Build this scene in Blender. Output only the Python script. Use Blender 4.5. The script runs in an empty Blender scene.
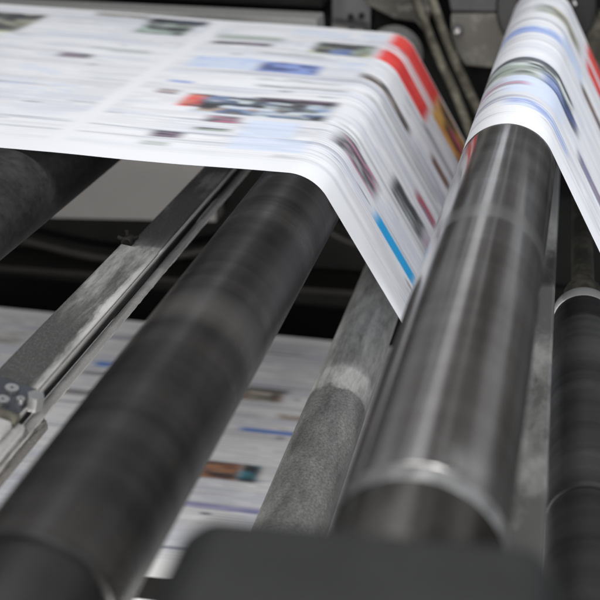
import bpy, bmesh, math, random
import numpy as np
random.seed(7)
rng = np.random.default_rng(11)
S = bpy.context.scene
COL = S.collection
ZO = 1.5                       # camera height; the cross-section below is written relative to it
R_ = math.radians

# ------------------------------------------------------------------ helpers
def link(o, parent=None):
    COL.objects.link(o)
    if parent: o.parent = parent
    return o

def thing(name, label, cat, loc, rot=(0, 0, 0), group=None):
    o = bpy.data.objects.new(name, None); COL.objects.link(o)
    o.location = loc; o.rotation_euler = rot; o.empty_display_size = .05
    o['label'] = label; o['category'] = cat
    if group: o['group'] = group
    return o

def tag(o, label, cat, group=None):
    o['label'] = label; o['category'] = cat
    if group: o['group'] = group
    return o

def obj(name, bm, mat, parent=None, sharp=32, smooth=True, origin=None, bevel=0, bseg=3):
    """link bm as ONE mesh; with a parent the geometry is given in the parent's local space"""
    me = bpy.data.meshes.new(name)
    bm.normal_update()
    bmesh.ops.recalc_face_normals(bm, faces=bm.faces)
    for f in bm.faces: f.smooth = smooth
    for e in bm.edges:
        if len(e.link_faces) == 2 and e.calc_face_angle(0) > R_(sharp): e.smooth = False
    if origin is not None:
        bmesh.ops.translate(bm, verts=bm.verts, vec=(-origin[0], -origin[1], -origin[2]))
    bm.to_mesh(me); bm.free()
    me.materials.append(mat)
    o = bpy.data.objects.new(name, me)
    if origin is not None: o.location = origin
    link(o, parent)
    if bevel:
        m = o.modifiers.new('bevel', 'BEVEL'); m.width = bevel; m.segments = bseg
        m.limit_method = 'ANGLE'; m.angle_limit = R_(30); m.harden_normals = True
    return o

def new(): return bmesh.new()

def lathe(bm, prof, segs=96, c=(0, 0), closed=True):
    """prof = [(y, r)...] turned about an axis along +Y through x,z = c"""
    rings = []
    for y, r in prof:
        rings.append([bm.verts.new((c[0] + r*math.cos(2*math.pi*k/segs), y, c[1] + r*math.sin(2*math.pi*k/segs))) for k in range(segs)])
    for a, b in zip(rings, rings[1:]):
        for k in range(segs):
            bm.faces.new((a[k], a[(k+1) % segs], b[(k+1) % segs], b[k]))
    if closed:
        bm.faces.new(rings[0]); bm.faces.new(rings[-1])
    return bm

def prism(bm, poly, y0, y1):
    """poly = [(x, z)...] extruded from y0 to y1"""
    a = [bm.verts.new((x, y0, z)) for x, z in poly]; b = [bm.verts.new((x, y1, z)) for x, z in poly]
    n = len(poly)
    bm.faces.new(a); bm.faces.new(b[::-1])
    for k in range(n): bm.faces.new((a[k], a[(k+1) % n], b[(k+1) % n], b[k]))
    return bm

def box(bm, x0, x1, y0, y1, z0, z1):
    return prism(bm, [(x0, z0), (x1, z0), (x1, z1), (x0, z1)], y0, y1)

def tube(bm, path, r, segs=14):
    """round bar along a path in 3-D"""
    P = [np.array(p, float) for p in path]; rings = []
    for i, p in enumerate(P):
        t = P[min(i+1, len(P)-1)] - P[max(i-1, 0)]; t /= np.linalg.norm(t)
        u = np.cross(t, (0, 1, 0.01)); u /= np.linalg.norm(u); v = np.cross(t, u)
        rings.append([bm.verts.new(p + r*(u*math.cos(2*math.pi*k/segs) + v*math.sin(2*math.pi*k/segs))) for k in range(segs)])
    for a, b in zip(rings, rings[1:]):
        for k in range(segs): bm.faces.new((a[k], a[(k+1) % segs], b[(k+1) % segs], b[k]))
    bm.faces.new(rings[0]); bm.faces.new(rings[-1])
    return bm

def smooth_path(pts, n=8):
    out = []; P = [np.array(p, float) for p in pts]
    for i in range(len(P)-1):
        p0, p1, p2, p3 = P[max(i-1, 0)], P[i], P[i+1], P[min(i+2, len(P)-1)]
        for k in range(n):
            t = k/n
            out.append(.5*((2*p1) + (p2-p0)*t + (2*p0-5*p1+4*p2-p3)*t*t + (3*p1-p0-3*p2+p3)*t**3))
    out.append(P[-1]); return out

def polar(d, a): return (d*math.cos(R_(a)), d*math.sin(R_(a)) + ZO)

# ------------------------------------------------------------------ materials
class NT:
    def __init__(self, name):
        self.m = bpy.data.materials.new(name); self.m.use_nodes = True
        self.t = self.m.node_tree; self.n = self.t.nodes; self.b = self.n['Principled BSDF']
    def add(self, typ, **kw):
        n = self.n.new(typ)
        for k, v in kw.items(): setattr(n, k, v)
        return n
    def L(self, a, b): self.t.links.new(a, b)
    def pos(self, scale=(1, 1, 1), loc=(0, 0, 0)):
        g = self.add('ShaderNodeNewGeometry'); mp = self.add('ShaderNodeMapping')
        mp.inputs['Scale'].default_value = scale; mp.inputs['Location'].default_value = loc
        self.L(g.outputs['Position'], mp.inputs['Vector']); return mp.outputs['Vector']
    def noise(self, scale, vec=None, detail=4, rough=.6):
        n = self.add('ShaderNodeTexNoise'); n.inputs['Scale'].default_value = scale
        n.inputs['Detail'].default_value = detail; n.inputs['Roughness'].default_value = rough
        if vec is not None: self.L(vec, n.inputs['Vector'])
        return n.outputs['Fac']
    def ramp(self, fac, stops):
        r = self.add('ShaderNodeValToRGB'); e = r.color_ramp.elements
        while len(e) < len(stops): e.new(.5)
        for el, (p, c) in zip(e, stops):
            el.position = p; el.color = (c, c, c, 1) if isinstance(c, (int, float)) else (*c, 1)
        self.L(fac, r.inputs['Fac']); return r.outputs['Color']
    def mix(self, fac, a, b, blend='MIX'):
        m = self.add('ShaderNodeMix', data_type='RGBA', blend_type=blend)
        for sock, v in ((m.inputs['Factor'], fac), (m.inputs['A'], a), (m.inputs['B'], b)):
            sock = {'Factor': m.inputs[0], 'A': m.inputs[6], 'B': m.inputs[7]}[sock.name]
            if hasattr(v, 'is_linked'): self.L(v, sock)
            elif isinstance(v, (int, float)): sock.default_value = v if sock.type == 'VALUE' else (v, v, v, 1)
            else: sock.default_value = (*v, 1)
        return m.outputs[2]
    def math(self, op, a, b=None):
        m = self.add('ShaderNodeMath', operation=op)
        for i, v in enumerate((a, b)):
            if v is None: continue
            if hasattr(v, 'is_linked'): self.L(v, m.inputs[i])
            else: m.inputs[i].default_value = v
        return m.outputs[0]
    def maprange(self, v, a, b, c=0, d=1):
        m = self.add('ShaderNodeMapRange', interpolation_type='SMOOTHSTEP')
        self.L(v, m.inputs[0])
        for i, x in enumerate((a, b, c, d)): m.inputs[i+1].default_value = x
        return m.outputs[0]
    def axis(self, i):
        g = self.add('ShaderNodeNewGeometry'); s = self.add('ShaderNodeSeparateXYZ')
        self.L(g.outputs['Position'], s.inputs[0]); return s.outputs[i]
    def bump(self, h, strength=.3, dist=.002):
        b = self.add('ShaderNodeBump'); b.inputs['Strength'].default_value = strength; b.inputs['Distance'].default_value = dist
        self.L(h, b.inputs['Height']); self.L(b.outputs['Normal'], self.b.inputs['Normal'])
    def set(self, **kw):
        for k, v in kw.items():
            s = self.b.inputs[k.replace('_', ' ')]
            if hasattr(v, 'is_linked'): self.L(v, s)
            elif s.type == 'RGBA': s.default_value = (*v, 1) if not isinstance(v, (int, float)) else (v, v, v, 1)
            else: s.default_value = v
        return self.m

def mat_rubber(name, lo, hi, rough=.42, seed=0, ring=26, glare_ring=0.0, spec=.36):
    t = NT(name)
    rings = t.noise(ring*.45, t.pos((.04, 1, .04), (seed, seed, 0)), 4, .6)       # worn rings round the roller
    scuff = t.noise(9, t.pos((1, .6, 1), (0, seed, 3)), 3)
    f = t.mix(.30, rings, scuff)
    y = t.axis(1)
    worn = t.math('MULTIPLY', t.maprange(y, .885, .928), t.maprange(y, .975, .932))  # soft glare band put into the rubber's colour
    ringmask = t.math('MULTIPLY', worn, glare_ring)
    col = t.ramp(f, [(.38, lo), (.51, tuple(.5*(a+b) for a, b in zip(lo, hi))), (.64, hi)])
    col = t.mix(ringmask, col, (.15, .142, .135))
    rg = t.ramp(rings, [(.36, rough+.07), (.66, rough-.05)])
    fine = t.noise(420, t.pos(), 2)
    t.bump(fine, .12, .0006)
    return t.set(Base_Color=col, Roughness=rg, Specular_IOR_Level=spec)

def mat_dusty(name, base, dust, amount=.5, scale=30, rough=.75, seed=0, metallic=0.0, stretch=(1, 1, 1), speck=True):
    t = NT(name)
    n1 = t.noise(scale, t.pos(stretch, (seed, 0, seed)), 8, .68)
    n2 = t.noise(scale*.22, t.pos(stretch, (0, seed, 0)), 3)
    n = t.mix(.45, n1, n2)
    f = t.ramp(n, [(max(0, .5-amount*.45), 1.0), (min(1, .5-amount*.45+.30), 0.0)])
    # ramp is bright where dust lies
    f = t.math('SUBTRACT', 1.0, f) if amount < 0 else f
    if speck:
        sp = t.ramp(t.noise(700, t.pos(), 4, .8), [(.50, 0), (.74, 1)])
        f = t.math('MAXIMUM', f, t.math('MULTIPLY', sp, .40))
    col = t.mix(f, base, dust)
    t.bump(n1, .5, .0015)
    return t.set(Base_Color=col, Roughness=rough, Metallic=metallic, Specular_IOR_Level=.35)

def mat_plain(name, c, rough=.6, metallic=0.0, var=.25, scale=14, spec=.45):
    t = NT(name)
    n = t.noise(scale, t.pos(), 5, .6)
    col = t.ramp(n, [(.25, tuple(x*(1-var) for x in c)), (.75, tuple(x*(1+var) for x in c))])
    t.bump(t.noise(scale*14, t.pos(), 3), .1, .0008)
    return t.set(Base_Color=col, Roughness=rough, Metallic=metallic, Specular_IOR_Level=spec)

def mat_chrome(name='worn chrome', k=1.0, tint=(1, 1, 1)):
    t = NT(name)
    # long streaks along the roller with reflections painted in, and rings round it
    rings = t.noise(20, t.pos((.05, 1, .05), (4, 1, 0)), 5, .6)
    marks = t.noise(46, t.pos((1, .015, 1), (0, 0, 2)), 3, .6)
    spots = t.noise(11, t.pos((1, .5, 1)), 4, .6)
    f = t.mix(.72, rings, marks)
    col = t.ramp(f, [(.32, (.22, .205, .195)), (.50, (.44, .42, .405)), (.60, (.58, .58, .59)), (.69, (.82, .84, .90))])
    y = t.axis(1)
    band = t.math('MULTIPLY', t.maprange(y, 1.005, 1.02), t.maprange(y, 1.06, 1.035))
    wear = t.math('MULTIPLY', t.maprange(y, .632, .600), t.ramp(spots, [(.40, .1), (.6, 1)]))
    dull = t.math('MAXIMUM', t.math('MULTIPLY', band, .5), t.math('MULTIPLY', wear, .75))
    col = t.mix(dull, col, (.62, .62, .61))
    rg = t.math('ADD', t.ramp(t.mix(.5, rings, spots), [(.3, .09), (.7, .20)]), t.math('MULTIPLY', dull, .25))
    t.bump(marks, .06, .0012)
    col = t.mix(1.0, col, tuple(k*q for q in tint), 'MULTIPLY')
    return t.set(Base_Color=col, Roughness=rg, Metallic=.9)

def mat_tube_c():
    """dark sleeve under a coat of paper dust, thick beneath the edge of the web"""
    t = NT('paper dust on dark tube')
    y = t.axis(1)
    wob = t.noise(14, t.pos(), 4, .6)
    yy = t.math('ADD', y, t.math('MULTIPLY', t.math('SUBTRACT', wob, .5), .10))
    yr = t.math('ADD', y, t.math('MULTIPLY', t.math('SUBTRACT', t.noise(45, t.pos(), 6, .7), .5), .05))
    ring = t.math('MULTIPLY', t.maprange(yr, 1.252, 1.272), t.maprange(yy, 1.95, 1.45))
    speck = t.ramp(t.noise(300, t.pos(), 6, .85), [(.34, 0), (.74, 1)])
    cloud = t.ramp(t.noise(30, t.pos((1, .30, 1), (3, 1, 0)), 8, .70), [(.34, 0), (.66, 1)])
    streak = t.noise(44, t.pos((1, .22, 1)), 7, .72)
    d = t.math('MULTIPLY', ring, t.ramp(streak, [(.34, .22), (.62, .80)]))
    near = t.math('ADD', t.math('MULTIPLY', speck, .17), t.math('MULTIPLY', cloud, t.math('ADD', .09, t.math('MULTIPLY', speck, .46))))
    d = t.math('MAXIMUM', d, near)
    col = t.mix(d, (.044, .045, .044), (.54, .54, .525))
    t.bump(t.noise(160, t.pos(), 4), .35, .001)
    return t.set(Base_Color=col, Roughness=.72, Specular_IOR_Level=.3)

def mat_beam():
    t = NT('dark painted beam under dust')
    x = t.axis(0); z = t.axis(2); y = t.axis(1)
    n = t.noise(48, t.pos((1, .16, 1)), 9, .76); n2 = t.noise(7, t.pos((1, .6, 1), (2, 0, 1)), 4, .6)
    nn = t.math('SUBTRACT', n, .5)
    yy = t.math('ADD', y, t.math('MULTIPLY', nn, .35)); xx = t.math('ADD', x, t.math('MULTIPLY', nn, .045))
    zone = t.math('MULTIPLY', t.maprange(yy, 1.00, 1.24), t.maprange(y, 1.37, 1.29))
    edge = t.math('MULTIPLY', t.maprange(xx, -.507, -.493), t.maprange(y, 1.40, 1.20))
    patch = t.ramp(t.mix(.5, n, n2), [(.52, 0), (.60, 1)])
    sp = t.ramp(t.noise(520, t.pos(), 5, .8), [(.50, 0), (.76, 1)])
    d = t.math('MAXIMUM', t.math('MULTIPLY', zone, t.ramp(n, [(.40, .05), (.62, .40)])), t.math('MULTIPLY', patch, .30))
    d = t.math('MAXIMUM', d, t.math('MULTIPLY', edge, t.ramp(n2, [(.3, .25), (.6, .9)])))
    d = t.math('MAXIMUM', d, t.math('MULTIPLY', sp, .30))
    col = t.mix(d, (.034, .034, .033), (.52, .515, .50))
    t.bump(n, .5, .0015)
    return t.set(Base_Color=col, Roughness=.6, Specular_IOR_Level=.4)

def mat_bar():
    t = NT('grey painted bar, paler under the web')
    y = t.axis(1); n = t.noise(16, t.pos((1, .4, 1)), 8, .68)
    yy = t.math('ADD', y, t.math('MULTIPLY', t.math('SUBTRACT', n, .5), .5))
    d = t.math('MAXIMUM', t.maprange(yy, 1.36, 1.60), t.math('MULTIPLY', t.ramp(n, [(.45, 0), (.65, 1)]), .22))  # paler far end: light on the bar put into its colour
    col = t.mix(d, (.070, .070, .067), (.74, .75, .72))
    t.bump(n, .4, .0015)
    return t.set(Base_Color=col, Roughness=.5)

M = dict(
    rubber=mat_rubber('worn black rubber', (.0025, .0025, .003), (.030, .028, .0265), .31, 0, 44, .24, .44),
    rubber_end=mat_rubber('smooth dark rubber end', (.004, .004, .0045), (.012, .0115, .011), .4, 2, 60, 0, .4),
    rubber_grey=mat_rubber('greyed rubber', (.012, .012, .012), (.036, .036, .035), .45, 5, 34),
    ribbed=mat_rubber('matt black sleeve', (.007, .0072, .0072), (.034, .0335, .033), .5, 8, 40),
    chrome=mat_chrome(),
    chrome_end=mat_chrome('oily brown chrome', .34, (1, .97, .92)),
    steel=mat_plain('bare steel', (.42, .42, .42), .34, .9, .2),
    bright=mat_plain('bright zinc', (.70, .70, .70), .30, .85, .12),
    white_ring=mat_plain('white plastic', (.44, .44, .435), .45, 0, .12),
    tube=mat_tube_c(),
    beam_top=mat_beam(),
    beam_dust=mat_dusty('thick paper dust', (.30, .295, .29), (.86, .86, .85), 1.3, 42, .9, 1),
    ledge=mat_dusty('ledge with debris', (.16, .15, .14), (.95, .95, .95), 1.5, 60, .9, 6),
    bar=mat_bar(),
    frame_dark=mat_plain('shade-dark frame', (.007, .0068, .0065), .85, 0, .4, 6, .12),  # near-black colour stands in for the shade in the gaps
    frame_grey=mat_dusty('dusty grey beam', (.16, .16, .155), (.70, .70, .68), .95, 38, .85, 4),
    casting=mat_dusty('rough casting', (.07, .065, .055), (.62, .60, .54), .68, 45, .85, 12),
    plate=mat_dusty('grey bearing plate', (.12, .115, .10), (.42, .41, .375), .72, 36, .8, 7),
    plate_dark=mat_plain('dark grey plate', (.06, .06, .063), .5, 0, .25),
    strut=mat_dusty('oily olive bar', (.045, .042, .031), (.27, .255, .20), .6, 60, .7, 15),
    panel=mat_plain('grey enamel panel', (.15, .144, .139), .6, 0, .10, 5),
    black=mat_plain('black hole', (.006, .006, .006), .9, 0, .1),
    block=mat_plain('grey enamelled housing', (.0125, .0128, .013), .5, 0, .3, 30, .3),
    bracket=mat_plain('blued bracket', (.055, .060, .072), .38, .4, .3, 40),
    rubber_dusty=mat_dusty('dusty black rubber', (.008, .008, .008), (.036, .036, .0355), .45, 80, .6, 21),
    white_rail=mat_plain('white enamel', (.78, .78, .77), .5, 0, .08),
    hose=mat_plain('dark rubber hose', (.014, .013, .012), .6, 0, .2, 20, .25),
    band=mat_plain('grey roller end', (.13, .13, .125), .5, .2, .3, 20),
    collar=mat_plain('worn collar', (.25, .25, .25), .5, .8, .6, 60),
    strut_dark=mat_plain('dark brown rail', (.010, .009, .008), .7, 0, .3, 20, .2),
    floor=mat_plain('oily concrete', (.035, .033, .031), .7, 0, .4, 5),
)

# ------------------------------------------------------------------ newspaper print
def vnoise(a, b, sa, sb, seed):
    """value noise on a grid: cell sizes sa, sb"""
    g = np.random.default_rng(seed).random((256, 256))
    x = a/sa + 100.37; y = b/sb + 100.71
    i = np.floor(x).astype(int); j = np.floor(y).astype(int); u = x-i; v = y-j
    u = u*u*(3-2*u); v = v*v*(3-2*v)
    G = lambda p, q: g[p % 256, q % 256]
    return (G(i, j)*(1-u)+G(i+1, j)*u)*(1-v) + (G(i, j+1)*(1-u)+G(i+1, j+1)*u)*v

def sstep(x, a, b):
    t = np.clip((x-a)/(b-a), 0, 1); return t*t*(3-2*t)

def paint(s, Y, items, pages, y0, y1, soft=.014, ink=1.0, plain=1.0):
    base = np.array((.79, .802, .835))
    rgb = np.ones(s.shape+(3,))*base
    # columns of running text: fine lines along the web, set in blocks
    blocks = vnoise(s, Y, .17, .085, 5); page = vnoise(s, Y, .30, .19, 6)
    dens = sstep(blocks, .30, .50)*(.5+.5*page)
    gut = np.ones_like(s)
    for p in pages: gut *= sstep(np.abs(s-p), .003, .022)
    margin = sstep(Y, y0+.035, y0+.055)*(1-plain*.58+plain*.58*np.maximum(sstep(Y, y0+.07, y0+.13), sstep(s, -.02, .05)))*(.85+.30*sstep(s, -.1, .05))*sstep(y1-Y, .02, .035)
    g = gut*margin*ink
    def lay(rgb, m, c): m = np.clip(m, 0, 1)[..., None]; return rgb*(1-m)+np.array(c)*m
    line = np.abs(((Y/.0082) % 1)-.5)*2
    words = vnoise(s, Y, .030, .0082, 3)
    rgb = lay(rgb, sstep(line, .30, .75)*sstep(words, .18, .5)*dens*g*.42, (.27, .28, .35))
    # grey and bluish grounds behind the stories, odd rules and headlines
    rgb = lay(rgb, sstep(vnoise(s, Y, .12, .028, 9), .50, .85)*g*.30, (.50, .54, .66))
    rgb = lay(rgb, sstep(vnoise(s, Y, .16, .014, 21), .62, .9)*g*.38, (.50, .50, .54))
    rgb = lay(rgb, sstep(vnoise(s, Y, .40, .0052, 12), .70, .95)*sstep(vnoise(s, Y, .22, .03, 14), .35, .6)*g*.60, (.16, .18, .26))
    rgb = lay(rgb, sstep(vnoise(s, Y, .07, .010, 31), .86, .97)*sstep(vnoise(s, Y, .2, .05, 33), .5, .65)*g*.7, (.12, .13, .17))
    for k, (s0, s1, yc, w, cols, al) in enumerate(items):
        es = min(soft, (s1-s0)*.3); ey = min(.006, w*.22)
        m = sstep(s, s0-es, s0+es)*sstep(-s, -s1-es, -s1+es)*sstep(Y, yc-w/2-ey*.5, yc-w/2+ey*.5)*sstep(-Y, -yc-w/2-ey*.5, -yc-w/2+ey*.5)*al
        # each colour of the picture fills its own soft patches
        num = 0; den = 0
        for q, c in enumerate(cols):
            n = .6*vnoise(s, Y, .042, max(.006, w*.17), 40+k*7+q) + .4*vnoise(s, Y, .022, max(.0035, w*.09), 300+k*7+q)
            n = (n[..., None]+.02)**11
            num = num + n*np.array(c); den = den + n
        pc = num/den
        rgb = rgb*(1-m[..., None]) + pc*m[..., None]
    return rgb

def mat_paper(name):
    t = NT(name)
    at = t.add('ShaderNodeAttribute', attribute_name='print')
    fib = t.noise(900, t.pos(), 2)
    col = t.mix(.06, at.outputs['Color'], t.ramp(fib, [(.3, .55), (.7, 1.0)]), 'MULTIPLY')
    t.set(Base_Color=col, Roughness=.55, Specular_IOR_Level=.25)
    # thin paper lets a little light through
    tr = t.add('ShaderNodeBsdfTranslucent'); t.L(col, tr.inputs['Color'])
    mx = t.add('ShaderNodeMixShader'); mx.inputs[0].default_value = .08
    out = t.n['Material Output']
    t.L(t.b.outputs[0], mx.inputs[1]); t.L(tr.outputs[0], mx.inputs[2]); t.L(mx.outputs[0], out.inputs['Surface'])
    return t.m

def sheet(name, X, Y, Z, rgb, mat, parent=None):
    """grid mesh (rows x cols) carrying the printed colours"""
    ny, nx = X.shape
    me = bpy.data.meshes.new(name)
    v = np.stack([X, Y, Z], -1).reshape(-1, 3)
    idx = np.arange(ny*nx).reshape(ny, nx)
    q = np.stack([idx[:-1, :-1], idx[:-1, 1:], idx[1:, 1:], idx[1:, :-1]], -1).reshape(-1, 4)
    me.vertices.add(len(v)); me.vertices.foreach_set('co', v.ravel().astype(np.float32))
    me.loops.add(q.size); me.loops.foreach_set('vertex_index', q.ravel().astype(np.int32))
    me.polygons.add(len(q)); me.polygons.foreach_set('loop_start', np.arange(0, q.size, 4, dtype=np.int32))
    me.polygons.foreach_set('use_smooth', np.ones(len(q), bool))
    me.update(calc_edges=True)
    ca = me.color_attributes.new('print', 'FLOAT_COLOR', 'POINT')
    c4 = np.ones((len(v), 4), np.float32); c4[:, :3] = rgb.reshape(-1, 3)
    ca.data.foreach_set('color', c4.ravel())
    me.materials.append(mat)
    o = bpy.data.objects.new(name, me); link(o, parent)
    return o

# ------------------------------------------------------------------ cross-section of the press
A = (-.318, -.532); RA = .0605                     # black rubber roller under the web
B0 = (-.0378, -.4442); BS = (.0237, .0184); RB = .0606   # chrome roller (set slightly out of true)
G = (-.0044, -.8324); RG = .05                     # low turning roller the web dips under
Y0, Y1 = 1.317, 2.19                               # edges of the web

def profile(Y):
    B = (B0[0]+BS[0]*(Y-1.317), B0[1]+BS[1]*(Y-1.317)); pts = []
    def line(p, q, n):
        for i in range(n): pts.append((p[0]+(q[0]-p[0])*i/n, p[1]+(q[1]-p[1])*i/n))
    def arc(c, r, a0, a1, n):
        for i in range(n):
            a = a0+(a1-a0)*i/n; pts.append((c[0]+r*math.cos(a), c[1]+r*math.sin(a)))
    on = lambda c, r, a: (c[0]+r*math.cos(a), c[1]+r*math.sin(a))
    h = math.pi/2; t1 = R_(31.5)
    dx, dz = B[0]-G[0], B[1]-G[1]; d = math.hypot(dx, dz)
    u = math.atan2(dz, dx)+math.asin((RG+RB)/d); aG = u-h+2*math.pi; aB = u+h
    line((-1.75, A[1]+RA), on(A, RA, h), 320)
    arc(A, RA, h, t1, 26)
    line(on(A, RA, t1), on(G, RG, t1+math.pi), 110)
    arc(G, RG, t1+math.pi, aG, 24)
    line(on(G, RG, aG), on(B, RB, aB), 60)
    arc(B, RB, aB, R_(30), 48)
    p = on(B, RB, R_(30)); q = (p[0]+.5*.95, p[1]-.866*.95)
    line(p, q, 150); pts.append(q)
    return np.array(pts)

OL = (.20, .20, .15); DK = (.022, .024, .030); GR = (.36, .39, .38); GN = (.30, .36, .30); BL = (.22, .30, .62); LB = (.58, .66, .82)
NV = (.06, .09, .25); RED = (.78, .06, .05); WH = (.75, .76, .78); BR = (.20, .09, .05); OR = (.62, .27, .04); PK = (.55, .09, .22)
CY = (.0, .33, .70); PU = (.20, .14, .20); TN = (.45, .40, .36)
PRINT = [
    (-.80, -.675, 2.03, .165, [OL, DK, DK, (.30, .30, .24)], .92), (-.80, -.68, 1.93, .06, [(.62, .68, .45), WH], .7),
    (-.596, -.486, 2.160, .030, [OL, DK, TN], .85), (-.480, -.361, 2.145, .045, [DK, (.12, .14, .20), DK], .95),
    (-.472, -.375, 2.075, .095, [GN, DK, DK, DK, GR, (.40, .52, .45)], .95),
    (-.313, -.184, 2.048, .040, [GN, GR], .75), (-.305, -.193, 1.998, .022, [DK, PU, DK], .95),
    (-.299, -.173, 1.848, .080, [LB, (.45, .55, .82), LB], .85), (-.175, -.070, 1.843, .070, [BL, NV, NV, BL], .92),
    (-.291, -.252, 1.711, .012, [BL], .8), (-.289, -.255, 1.648, .028, [TN, PU], .8),
    (-.235, -.196, 1.612, .078, [RED, (.65, .15, .10), DK], .9),
    (-.207, -.002, 1.600, .100, [DK, (.16, .19, .18), DK, (.20, .28, .46), (.66, .72, .80), (.10, .14, .24), (.42, .32, .27), DK, (.55, .62, .66)], .95),
    (-.131, .0, 1.646, .026, [DK, PU], .9),
    (-.171, -.121, 1.524, .033, [DK, PK, PU, DK], .8), (-.173, -.122, 1.474, .015, [DK, GN], .8),
    (-.106, -.030, 1.494, .075, [LB, (.62, .70, .88)], .8), (-.106, .0, 1.425, .058, [LB, (.66, .73, .90)], .75),
    (-.223, -.180, 1.436, .028, [DK, PU, DK], .92), (-.62, -.42, 1.98, .05, [LB, WH], .35), (-.78, -.60, 1.80, .06, [(.62, .64, .70), WH], .5), (-.20, -.08, 1.94, .02, [GR], .5), (-.16, -.02, 1.765, .02, [GR, WH], .6), (-.15, .0, 1.725, .012, [DK, GR], .6), (.03, .30, 1.745, .022, [GR, (.5, .52, .56)], .6), (.06, .26, 1.775, .012, [DK, GR], .6), (.02, .2, 1.935, .02, [(.5, .52, .6), WH], .7), (.16, .33, 1.955, .02, [GR, DK], .6), (.02, .4, 1.560, .010, [GR], .6), (-.224, -.185, 1.393, .018, [GN, GR], .6),
    (-.527, -.469, 1.821, .032, [PU, DK], .8), (-.548, -.473, 1.710, .06, [LB, WH], .4), (-.535, -.410, 1.615, .06, [LB, WH], .4),
    (-.496, -.387, 1.888, .014, [GR], .6), (-.458, -.382, 1.873, .010, [GR], .6), (-.80, -.62, 1.70, .03, [(.75, .55, .45), WH], .5),
    (-.116, -.004, 2.014, .095, [OL, DK, (.50, .52, .25), GN, DK], .92), (-.081, -.041, 1.992, .045, [BL, NV], .8),
    (-.183, -.071, 2.130, .050, [LB, WH, LB], .7), (-.056, .001, 1.908, .075, [LB, WH], .7), (-.048, .003, 2.140, .040, [LB], .5),
    (.012, .170, 2.142, .088, [RED, (.70, .04, .04), RED], .97), (.008, .158, 2.008, .082, [RED, (.66, .03, .03)], .97),
    (.012, .164, 2.084, .007, [RED], .75), (.012, .160, 2.066, .007, [RED], .7),
    (.165, .44, 2.115, .130, [OR, (.72, .42, .10), (.66, .30, .06), OR, BR], .95), (.185, .245, 2.150, .045, [OL, DK], .9), (.205, .275, 2.105, .040, [BR, DK, DK], .9), (.225, .285, 2.120, .024, [PK], .8),
    (.004, .138, 1.838, .034, [BR, DK, DK, TN], .92), (.027, .130, 1.507, .058, [DK, PU, DK, (.40, .16, .26), GR], .92),
    (.146, .262, 1.450, .030, [CY, (.0, .36, .74)], .98),
    (.150, .250, 1.605, .062, [DK, GR, DK, (.14, .14, .14), DK], .95), (.250, .36, 1.600, .062, [(.30, .20, .30), GR], .7), (.203, .270, 1.687, .034, [(.40, .04, .08), PU], .9),
    (.205, .275, 1.890, .036, [BR, DK], .9),
    # the part of the web that turns over the chrome roller
    (1.112, 1.233, 2.02, .070, [OL, (.45, .42, .28), DK, GR], .85), (1.048, 1.173, 1.85, .048, [BL, (.20, .32, .72), LB], .9),
    (1.173, 1.250, 1.88, .085, [LB, (.45, .56, .82)], .7),
    (1.040, 1.225, 1.600, .105, [DK, GR, (.40, .47, .47), DK, GN, (.62, .67, .66)], .92), (1.05, 1.225, 1.645, .022, [DK, (.12, .13, .16)], .9),
    (1.150, 1.240, 1.575, .060, [DK, NV, BL], .8),
    (1.098, 1.200, 1.507, .085, [LB, (.62, .70, .88), LB], .8), (1.040, 1.129, 1.510, .020, [PU, PK, GR], .7),
    (1.107, 1.224, 1.418, .034, [BL, LB, BL], .75), (1.262, 1.40, 2.150, .085, [RED, (.6, .03, .03)], .95), (1.264, 1.40, 2.04, .070, [RED, (.6, .03, .03)], .95),
    (1.250, 1.340, 1.838, .045, [BR, DK], .85), (1.195, 1.250, 1.580, .05, [DK, NV], .75), (1.256, 1.36, 1.494, .04, [DK, PU, NV], .8),
]
paper = mat_paper('newsprint')
ny = 700
Ys = np.linspace(Y0, Y1, ny)
prof = np.stack([profile(y) for y in Ys])                    # ny x nx x 2
P0 = profile(Y0); sl = np.r_[0, np.cumsum(np.hypot(*np.diff(P0, axis=0).T))]; sl -= sl[320]
ss, YY = np.meshgrid(sl, Ys)
rgb = paint(ss, YY, PRINT, [-.335, .45, 1.0, -.86, -1.4], Y0, Y1)
flat = sstep(-ss, .03, .16)*sstep(np.abs(ss+.38), .05, .16)
rip = (vnoise(ss, YY, .45, .11, 61)-.5)*.0040*flat
edge = (vnoise(ss, YY*0, .22, 1, 62)-.5)*.0022*(1-2*(YY-Y0)/(Y1-Y0))
web = sheet('paper_web', prof[..., 0], YY+edge, prof[..., 1]+ZO+rip, rgb, paper)
tag(web, 'upper printed newspaper web with red and blue print, bending over the rollers', 'paper')

LOW = [
    (-.60, -.478, 1.925, .05, [DK, OL, TN, BR], .9), (-.60, -.470, 1.945, .012, [DK], .8), (-.53, -.40, 1.790, .012, [(.06, .18, .60)], .95),
    (-.72, -.49, 1.645, .055, [DK, (.34, .13, .05), (.36, .17, .08), BR, DK], .92), (-.49, -.455, 1.645, .055, [DK, (.04, .20, .26), DK], .95), (-.76, -.40, 1.535, .015, [(.17, .17, .40), (.30, .30, .50)], .8),
    (-.47, -.40, 1.85, .02, [BR, TN], .7), (-.905, -.862, 1.982, .022, [BL, (.05, .2, .6)], .95), (-.92, -.86, 1.94, .014, [DK], .6), (-.93, -.85, 1.86, .022, [BR, DK], .6),
    (-1.30, -1.10, 2.05, .06, [TN, OL, WH], .6), (-1.30, -1.12, 1.95, .05, [OL, TN], .5),
]
xs = np.linspace(-1.9, .35, 420); Yl = np.linspace(1.337, Y1, 420)
XX, YY2 = np.meshgrid(xs, Yl)
rgb2 = paint(XX, YY2, LOW, [-.98, -.33, -1.6], 1.337, Y1, ink=1.7, plain=0.0)
rgb2 = rgb2*np.array((1.02, 1.0, .965))
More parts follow.
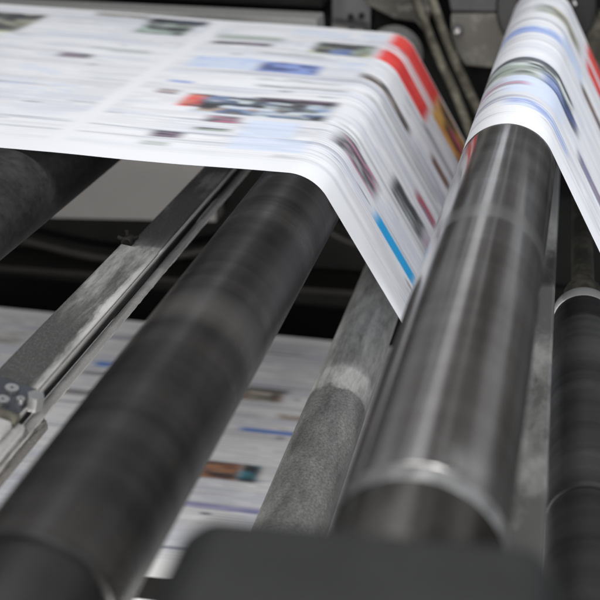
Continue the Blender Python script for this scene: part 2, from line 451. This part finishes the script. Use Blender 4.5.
low = sheet('paper_web', XX, YY2, np.full_like(XX, -1.18+ZO), rgb2, paper)
tag(low, 'lower newspaper web with an orange picture, in the gaps beneath the rollers', 'paper')

# ------------------------------------------------------------------ rollers
def shaft_part(root, y0, y1, r, name='shaft', mat='steel'):
    return obj(name, lathe(new(), [(y0, r), (y1, r)], 40), M[mat], root)

# black rubber roller under the web (local y = world y - .2)
t = thing('rubber_roller', 'thick black rubber roller in the centre, carrying the bend of the upper web', 'roller', (A[0], .2, A[1]+ZO))
e = .004
obj('rubber_sleeve', lathe(new(), [(.361, .0575), (.362, .0595), (.366, .060), (2.062, .060), (2.069, .0585), (2.07, .055)], 128), M['rubber'], t)
obj('roller_end', lathe(new(), [(.02, .050), (.021, .054), (.024, .0552), (.3605, .0552)], 128), M['rubber_end'], t)
obj('end_band', lathe(new(), [(1.996, .0601), (1.997, .0606), (2.062, .0606), (2.068, .0600)], 112, closed=False), M['band'], t)
obj('end_cap', lathe(new(), [(2.0705, .054), (2.074, .054), (2.074, .046), (2.072, .044), (2.072, .02)], 96), M['plate_dark'], t)
shaft_part(t, 2.0745, 2.22, .018)

# chrome roller, slightly skewed
tb = thing('chrome_roller', 'dark polished chrome roller on the right with the web turning over its far end', 'roller',
           (B0[0]+BS[0]*(.45-1.317), .45, B0[1]+BS[1]*(.45-1.317)+ZO), (math.atan(BS[1]), 0, -math.atan(BS[0])))
obj('roller_face', lathe(new(), [(.137, .0590), (.1375, .0597), (.141, .0602), (1.812, .0602), (1.816, .058)], 160), M['chrome'], tb)
obj('end_collar', lathe(new(), [(.1205, .0594), (.123, .0599), (.1365, .0600)], 128), M['collar'], tb)
obj('roller_end', lathe(new(), [(-.02, .05), (-.018, .0590), (.120, .0596)], 128), M['chrome_end'], tb)
shaft_part(tb, 1.8165, 1.95, .02)

# dusty tube between them, below
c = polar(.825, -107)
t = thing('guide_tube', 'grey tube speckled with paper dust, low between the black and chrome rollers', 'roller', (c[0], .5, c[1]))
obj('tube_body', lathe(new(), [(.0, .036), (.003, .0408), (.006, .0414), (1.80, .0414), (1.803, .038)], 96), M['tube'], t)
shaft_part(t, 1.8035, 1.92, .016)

# ribbed roller at the right edge
c = (.0831, -.675+ZO)
t = thing('guide_roller', 'matt black roller with a white end ring at the right edge, under the descending web', 'roller', (c[0], .25, c[1]))
obj('roller_sleeve', lathe(new(), [(.0, .036), (.004, .0405), (.672, .0405), (.676, .0395), (.680, .0395), (.684, .0420)] +
    [(.684+.0235*i+d, .0422-(.0002 if d in (.0005, .0225) else 0)) for i in range(19) for d in (.0005, .003, .020, .0225)], 96), M['ribbed'], t)
obj('groove_ring', lathe(new(), [(.6765, .0396), (.6765, .0412), (.6795, .0412), (.6795, .0396)], 96), M['rubber_grey'], t)
obj('end_ring', lathe(new(), [(1.128, .0405), (1.129, .0428), (1.133, .0440), (1.149, .0440), (1.153, .0428), (1.1535, .034)], 96), M['white_ring'], t)
shaft_part(t, 1.154, 2.15, .017, 'shaft', 'strut')
obj('hub', lathe(new(), [(1.17, .024), (1.172, .028), (1.22, .028), (1.224, .023)], 48), M['strut'], t)

# black roller at the upper left
t = thing('rubber_roller', 'black rubber roller at the left edge under the flat part of the web', 'roller', (-.698, .5, A[1]+ZO))
obj('rubber_sleeve', lathe(new(), [(.0, .056), (.003, .0595), (.006, .060), (1.682, .060), (1.689, .0585), (1.69, .05)], 112), M['rubber_dusty'], t)
shaft_part(t, 1.6905, 1.92, .018); shaft_part(t, -.12, -.0005, .018)

# low turning roller inside the dip of the web
t = thing('turning_roller', 'steel roller in the bottom of the dip of the upper web, behind the chrome roller', 'roller', (G[0], 1.2, G[1]+ZO))
obj('roller_face', lathe(new(), [(.0, .047), (.002, .0495), (1.07, .0495), (1.072, .047)], 72), M['steel'], t)
shaft_part(t, 1.0725, 1.22, .016)

# ------------------------------------------------------------------ beams between the rollers
o0 = polar(.82, -130)
t = thing('cross_beam', 'long dusty steel beam with a white edge, left of the black rubber roller', 'beam', (o0[0], .35, o0[1]))
def pl(*q): return [(polar(d, a)[0]-o0[0], polar(d, a)[1]-o0[1]) for d, a in q]
obj('beam_body', prism(new(), pl((.800, -132.15), (.772, -129.6), (.815, -128.75), (.90, -129.6), (.90, -131.9)), 0, 1.95), M['beam_top'], t, bevel=.004)
obj('beam_lip', prism(new(), pl((.776, -129.62), (.771, -129.40), (.782, -129.25), (.787, -129.45)), .03, 1.93), M['beam_dust'], t, bevel=.001)
bm = new(); secs = []
for i in range(241):
    y = 1.93*i/240; g = random.uniform(-.035, .045)*(1 if random.random() < .5 else .35)
    secs.append([bm.verts.new((x, y, z)) for x, z in pl((.802, -128.7), (.797-random.uniform(0, .003), -128.3), (.797, -127.95+g), (.812, -127.85+g), (.822, -128.5))])
for a, b in zip(secs, secs[1:]):
    for k in range(5): bm.faces.new((a[k], a[(k+1) % 5], b[(k+1) % 5], b[k]))
bm.faces.new(secs[0]); bm.faces.new(secs[-1])
obj('edge_strip', bm, M['beam_dust'], t, sharp=60)
# uneven ledge with heaps of dust
bm = new()
la, lb = pl((.818, -127.95), (.824, -127.35)); n1, n2 = 60, 14
grid = []
for i in range(n1+1):
    row = []
    for j in range(n2+1):
        f = j/n2; h = .0035*max(0, math.sin(f*math.pi))*(.1+1.5*random.random()**3)*(1 if 0 < i < n1 else .2)
        row.append(bm.verts.new((la[0]+(lb[0]-la[0])*f, .05+.56*i/n1+random.uniform(-.002, .002), la[1]+(lb[1]-la[1])*f+h)))
    grid.append(row)
for i in range(n1):
    for j in range(n2): bm.faces.new((grid[i][j], grid[i+1][j], grid[i+1][j+1], grid[i][j+1]))
bot = [[bm.verts.new((v.co.x, v.co.y, v.co.z-.006)) for v in row] for row in grid[::n1]]
r0, r1 = grid[0], grid[-1]
for j in range(n2):
    bm.faces.new((r0[j], r0[j+1], bot[0][j+1], bot[0][j])); bm.faces.new((r1[j+1], r1[j], bot[1][j], bot[1][j+1]))
    bm.faces.new((bot[0][j], bot[0][j+1], bot[1][j+1], bot[1][j]))
obj('dust_ledge', bm, M['ledge'], t, sharp=80)
# wing knob and boss where the web's edge passes
kx, kz = polar(.800, -132.6)
kx -= o0[0]; kz -= o0[1]
bm = new(); lathe(bm, [(.957, .006), (.959, .0075), (.974, .0075), (.976, .006)], 24, (kx+.003, kz+.001))
knob = obj('clamp_knob', bm, M['strut_dark'], t)
bm = new()
for a in (25, 95, 165):
    ca, sa = math.cos(R_(a)), math.sin(R_(a))
    tube(bm, [(kx+.003+.004*ca, .967, kz+.001+.004*sa), (kx+.003+.015*ca, .967, kz+.001+.015*sa)], .0026, 10)
obj('wing', bm, M['strut_dark'], knob)
obj('dust_sleeve', prism(new(), pl((.7985, -132.75), (.7700, -129.55), (.774, -129.5), (.806, -132.75)), .35, .952), M['beam_top'], t, bevel=.002)

# bracket clamped on the near end of the beam
b0 = polar(.772, -131)
br = thing('clamp_bracket', 'blued steel bracket with three pale bolts on the near end of the dusty beam', 'bracket', (b0[0], .84, b0[1]))
q1, q2 = polar(.789, -132.5), polar(.762, -128.2)
ax = np.array([q2[0]-q1[0], 0, q2[1]-q1[1]]); wdt = np.linalg.norm(ax); ax /= wdt; nz = np.cross(ax, (0, 1, 0)); nz = nz if nz[2] > 0 else -nz
def bpt(u, y, h): p = np.array([q1[0], 0, q1[1]])+ax*u+nz*h; return (p[0]-b0[0], y-.84, p[2]-b0[1])
def slab(bm, u0, u1, y0, y1, h0, h1):
    V = [bm.verts.new(bpt(u, y, h)) for h in (h0, h1) for (u, y) in ((u0, y0), (u1, y0), (u1, y1), (u0, y1))]
    for f in ((0, 1, 2, 3), (7, 6, 5, 4), (0, 1, 5, 4), (1, 2, 6, 5), (2, 3, 7, 6), (3, 0, 4, 7)): bm.faces.new([V[k] for k in f])
    return bm
def disc(bm, u, y, r, h0, h1, segs=28):
    a = [bm.verts.new(bpt(u+r*math.cos(2*math.pi*k/segs), y+r*math.sin(2*math.pi*k/segs), h0)) for k in range(segs)]
    b = [bm.verts.new(bpt(u+r*math.cos(2*math.pi*k/segs)*.94, y+r*math.sin(2*math.pi*k/segs)*.94, h1)) for k in range(segs)]
    bm.faces.new(a); bm.faces.new(b)
    for k in range(segs): bm.faces.new((a[k], a[(k+1) % segs], b[(k+1) % segs], b[k]))
    return bm
obj('bracket_plate', slab(new(), -.012, .046, .868, .925, 0, .006), M['bracket'], br, bevel=.002)
for (u, y, r) in ((.0275, .884, .0068), (.0265, .906, .0072), (.0415, .894, .0045)):
    bo = obj('bolt', disc(new(), u, y, r, .0062, .0115), M['steel'], br)
    obj('socket', disc(new(), u, y, r*.24, .0116, .0118, 6), M['bracket'], bo, smooth=False)
obj('nut', disc(new(), .0540, .900, .0092, .001, .017, 6), M['steel'], br, smooth=False)
obj('hinge_pin', tube(new(), [bpt(.030, .864, .008), bpt(.053, .864, .008)], .0062, 20), M['strut'], br)
obj('side_lug', slab(new(), .018, .032, .790, .856, .002, .012), M['bright'], br, bevel=.003)
obj('side_lug', slab(new(), .036, .052, .828, .856, .002, .012), M['beam_dust'], br, bevel=.003)
obj('hinge_base', slab(new(), .010, .060, .775, .870, -.010, .0015), M['beam_dust'], br, bevel=.003)
obj('slot', slab(new(), .039, .050, .816, .823, .0017, .0026), M['black'], br)

# pale bar between the chrome roller and the right-hand roller
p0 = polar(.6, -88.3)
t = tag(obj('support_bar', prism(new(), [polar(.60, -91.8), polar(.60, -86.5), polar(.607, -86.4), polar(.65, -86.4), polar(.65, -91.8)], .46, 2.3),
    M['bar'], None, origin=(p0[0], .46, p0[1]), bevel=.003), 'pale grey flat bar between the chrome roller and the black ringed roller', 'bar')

# near bearing housing, out of focus
bx = thing('bearing_housing', 'smooth dark grey housing block in the foreground holding the near end of the chrome roller', 'housing', (-.065, .35, -.62+ZO), (0, R_(-5), 0))
h = obj('housing_body', prism(new(), [(-.066, -.06), (.122, -.06), (.122, .262), (.108, .289), (-.050, .298), (-.066, .286)], -.12, .072), M['block'], bx, bevel=.009, bseg=5)
obj('end_boss', lathe(new(), [(-.10, .030), (-.097, .034), (.012, .034), (.016, .030)], 48, (.120, .222)), M['plate_dark'], bx)

# ------------------------------------------------------------------ far side of the press
fr = thing('side_frame', 'shade-dark far side frame of the press behind the web, with dusty ledges', 'machine frame', (-.5, 2.42, 0))
def loc(poly): return [(x+.5, z+ZO) for x, z in poly]
dy = lambda y: y-2.42
obj('frame_plate', box(new(), -2.2, 2.0, .03, .07, 0, 1.32), M['frame_dark'], fr)
obj('top_rail', prism(new(), loc([(-2.6, -.493), (-.487, -.462), (-.487, -.36), (-2.6, -.39)]), dy(2.33), dy(2.44)), M['frame_dark'], fr, bevel=.004)
obj('dusty_beam', prism(new(), loc([(-1.9, -.545), (-.476, -.522), (-.481, -.468), (-1.9, -.502)]), dy(2.25), dy(2.325)), M['frame_grey'], fr, bevel=.004)
obj('recess_plate', prism(new(), loc([(-.480, -.60), (-.395, -.60), (-.395, -.40), (-.480, -.40)]), dy(2.41), dy(2.438)), M['plate_dark'], fr)
obj('recess_lip', prism(new(), loc([(-.472, -.56), (-.40, -.56), (-.40, -.507), (-.472, -.503)]), dy(2.36), dy(2.405)), M['panel'], fr, bevel=.003)
for x, z, r in ((-.438, -.491, .007), (-.414, -.487, .007)):
    obj('bolt_hole', lathe(new(), [(dy(2.405), r), (dy(2.4095), r)], 24, (x+.5, z+ZO)), M['black'], fr)
obj('bolt_hole', lathe(new(), [(dy(2.355), .010), (dy(2.3595), .010)], 24, (-.427+.5, -.512+ZO)), M['black'], fr)
obj('casting', prism(new(), loc([(-.42, -.34), (-.246, -.34), (-.246, -.43), (-.268, -.494), (-.283, -.476), (-.331, -.472), (-.388, -.448), (-.412, -.42)]), dy(2.33), dy(2.40)), M['casting'], fr, bevel=.004)
obj('bearing_plate', prism(new(), loc([(-.236, -.37), (-.09, -.37), (-.09, -.447), (-.214, -.454)]), dy(2.36), dy(2.44)), M['plate_dark'], fr, bevel=.003)
lp = obj('bearing_plate', prism(new(), loc([(-.213, -.4585), (-.08, -.449), (-.08, -.566), (-.175, -.564), (-.194, -.540), (-.210, -.501)]), dy(2.35), dy(2.44)), M['plate'], fr, bevel=.003)
obj('washer', lathe(new(), [(dy(2.345), .0125), (dy(2.3495), .0125)], 32, (-.196+.5, -.49+ZO)), M['plate_dark'], fr)
obj('bolt', lathe(new(), [(dy(2.334), .006), (dy(2.335), .0085), (dy(2.3445), .0088)], 6, (-.196+.5, -.49+ZO)), M['steel'], fr, smooth=False)
obj('grey_panel', prism(new(), loc([(-1.50, -1.030), (-.738, -.976), (-.738, -.70), (-1.50, -.74)]), dy(2.34), dy(2.40)), M['panel'], fr, bevel=.003)
obj('lower_rail', prism(new(), loc([(-1.9, -1.165), (.6, -1.10), (.6, -1.085), (-1.9, -1.15)]), dy(2.32), dy(2.42)), M['strut_dark'], fr, bevel=.003)

# two oily bars leaning on the frame
def strut_thing(label, pts):
    pts = smooth_path([(x, 2.31, z+ZO) for x, z in pts])
    o = obj('lever_bar', tube(new(), pts, .0095, 16), M['strut'], None, origin=tuple(pts[0]))
    return tag(o, label, 'bar')
strut_thing('oily curved bar close beside the far end of the black rubber roller', [(-.31, -.37), (-.295, -.406), (-.280, -.434), (-.229, -.543), (-.191, -.614), (-.14, -.73)])
strut_thing('oily curved bar close beside the bolted grey bearing plate', [(-.275, -.36), (-.260, -.40), (-.247, -.430), (-.217, -.500), (-.180, -.574), (-.11, -.70)])

def hose(label, pts, r):
    pts = smooth_path([(x, y, z+ZO) for x, y, z in pts])
    return tag(obj('air_hose', tube(new(), pts, r, 14), M['hose'], None, origin=tuple(pts[0])), label, 'hose')
hose('dark air hose sagging along the black frame below the grey panel', [(-1.6, 2.37, -1.03), (-1.25, 2.36, -1.075), (-1.0, 2.35, -1.10), (-.78, 2.36, -1.06), (-.62, 2.385, -.98)], .011)
hose('dark air hose hanging behind the gap between the black roller and the descending web', [(-.62, 2.37, -.86), (-.48, 2.35, -.97), (-.36, 2.34, -1.0), (-.22, 2.35, -.95), (-.08, 2.37, -.84)], .010)

# bearing at the far end of the chrome roller
fx, fz = B0[0]+BS[0]*.97, B0[1]+BS[1]*.97
t = thing('flange_bearing', 'round black flange bearing behind the far end of the chrome roller', 'bearing', (fx, 2.33, fz+ZO))
obj('flange_rim', lathe(new(), [(-.01, .088), (-.010, .098), (-.004, .103), (.028, .103), (.029, .09)], 96), M['rubber_grey'], t)
obj('flange_face', lathe(new(), [(-.006, .030), (-.006, .078), (-.0085, .080), (-.0085, .0875)], 96), M['strut'], t)
for k in range(8):
    a = 2*math.pi*(k+.3)/8
    obj('bolt', lathe(new(), [(-.020, .006), (-.019, .0078), (-.0065, .0078)], 6, (.055*math.cos(a), .055*math.sin(a))), M['steel'], t, smooth=False)
t = thing('gear_wheel', 'dark geared wheel beyond the descending web at the upper right edge', 'gear', (.16, 2.36, -.50+ZO))
bm = new(); nt = 44; r0, r1 = .085, .093
pg = []
for k in range(nt):
    for f, r in ((0, r0), (.25, r1), (.5, r1), (.75, r0)):
        a = 2*math.pi*(k+f)/nt; pg.append((r*math.cos(a), r*math.sin(a)))
prism(bm, pg, -.01, .03)
obj('toothed_rim', bm, M['strut'], t)
obj('hub', lathe(new(), [(-.03, .022), (-.028, .026), (-.0105, .028)], 48), M['plate'], t)

# floor under the press
o = obj('floor', box(new(), -3.5, 3.0, -.6, 3.0, -.04, 0), M['floor']); o['kind'] = 'structure'
# pale rail on the floor side just under the near edge of the lower web
o = obj('catch_rail', box(new(), -1.9, .35, 1.16, 1.306, -1.23+ZO, -1.196+ZO), M['white_rail'], None, origin=(-.8, 1.236, -1.21+ZO), bevel=.004)
tag(o, 'white rail running under the near edge of the lower web', 'rail')

# ------------------------------------------------------------------ light
w = bpy.data.worlds.new('World'); S.world = w; w.use_nodes = True
wt = w.node_tree; bg = wt.nodes['Background']; bg.inputs[1].default_value = .62
# the hall round the press: rows of bright roof lights and dark gaps running along the machine
tc = wt.nodes.new('ShaderNodeTexCoord'); sp = wt.nodes.new('ShaderNodeSeparateXYZ')
wt.links.new(tc.outputs['Generated'], sp.inputs[0])
at2 = wt.nodes.new('ShaderNodeMath'); at2.operation = 'ARCTAN2'
wt.links.new(sp.outputs[2], at2.inputs[0]); wt.links.new(sp.outputs[0], at2.inputs[1])
nz_ = wt.nodes.new('ShaderNodeTexNoise'); nz_.inputs['Scale'].default_value = 2.2; nz_.inputs['Detail'].default_value = 2
wt.links.new(tc.outputs['Generated'], nz_.inputs['Vector'])
dv = wt.nodes.new('ShaderNodeMath'); dv.operation = 'DIVIDE'; dv.inputs[1].default_value = math.pi
wt.links.new(at2.outputs[0], dv.inputs[0])
ad = wt.nodes.new('ShaderNodeMath'); ad.operation = 'MULTIPLY_ADD'; ad.inputs[1].default_value = .04
wt.links.new(nz_.outputs['Fac'], ad.inputs[0]); wt.links.new(dv.outputs[0], ad.inputs[2])
rp = wt.nodes.new('ShaderNodeValToRGB'); el = rp.color_ramp.elements
stops = [(0, .03), (10, .10), (22, .40), (38, .36), (50, .10), (72, .09), (77, .42), (81, .12), (94, .12), (99, 1.05), (111, 1.0), (117, .10), (121, .55), (126, .12), (150, .30), (178, .04)]
while len(el) < len(stops): el.new(.5)
for e_, (d, v) in zip(el, stops):
    e_.position = min(1, d/180+.02); e_.color = (v*.97, v, v*1.05, 1)
wt.links.new(ad.outputs[0], rp.inputs['Fac']); wt.links.new(rp.outputs['Color'], bg.inputs['Color'])
def area(name, loc, target, sx, sy, power, color=(1, 1, 1)):
    l = bpy.data.lights.new(name, 'AREA'); l.shape = 'RECTANGLE'; l.size = sx; l.size_y = sy; l.energy = power; l.color = color
    o = bpy.data.objects.new(name, l); COL.objects.link(o); o.location = loc
    d = (np.array(target)-np.array(loc)); d = d/np.linalg.norm(d)
    import mathutils
    o.rotation_euler = mathutils.Vector(d).to_track_quat('-Z', 'Y').to_euler()
    return o
area('ceiling_lamp', (-.75, 1.3, 3.3), (-.5, 1.3, 0), .12, 3.0, 22, (1, .99, .98))
area('ceiling_lamp', (.15, 1.3, 3.3), (.1, 1.3, 0), .12, 3.0, 23, (1, .99, .98))
area('window_light', (2.3, 1.0, 2.6), (-.1, 1.1, .9), .55, 2.4, 62, (.95, .975, 1))
area('front_fill', (-.2, -1.3, 2.0), (-.25, 1.7, .75), 1.2, 1.0, 30, (1, .99, .97))  # unseen fill added in front to lift the far frame and tube
area('front_fill', (.14, -.9, 2.3), (.04, 1.5, .9), .25, .3, 12, (.97, .98, 1))  # unseen fill added to brighten the white ring and support bar
area('low_fill', (-.45, .25, .62), (-.5, 1.7, .32), .9, .12, 34, (1, .985, .96))  # unseen fill added beneath the rollers to brighten the lower web

# ------------------------------------------------------------------ camera
import mathutils
cx = mathutils.Vector((.99094, .12637, .04546)); cd = mathutils.Vector((.09538, -.42395, -.90065)); cf = mathutils.Vector((-.09454, .89682, -.43217))
cam = bpy.data.cameras.new('camera'); co = bpy.data.objects.new('camera', cam); COL.objects.link(co)
m3 = mathutils.Matrix((cx, -cd, -cf)).transposed()
co.matrix_world = mathutils.Matrix.Translation((0, 0, ZO)) @ m3.to_4x4()
cam.sensor_width = 36; cam.lens = 66; cam.shift_x = -.2; cam.clip_start = .02; cam.clip_end = 50
cam.dof.use_dof = True; cam.dof.focus_distance = 1.38; cam.dof.aperture_fstop = 4.1
S.camera = co
S.view_settings.view_transform = 'Standard'; S.view_settings.look = 'None'; S.view_settings.exposure = 0; S.view_settings.gamma = 1
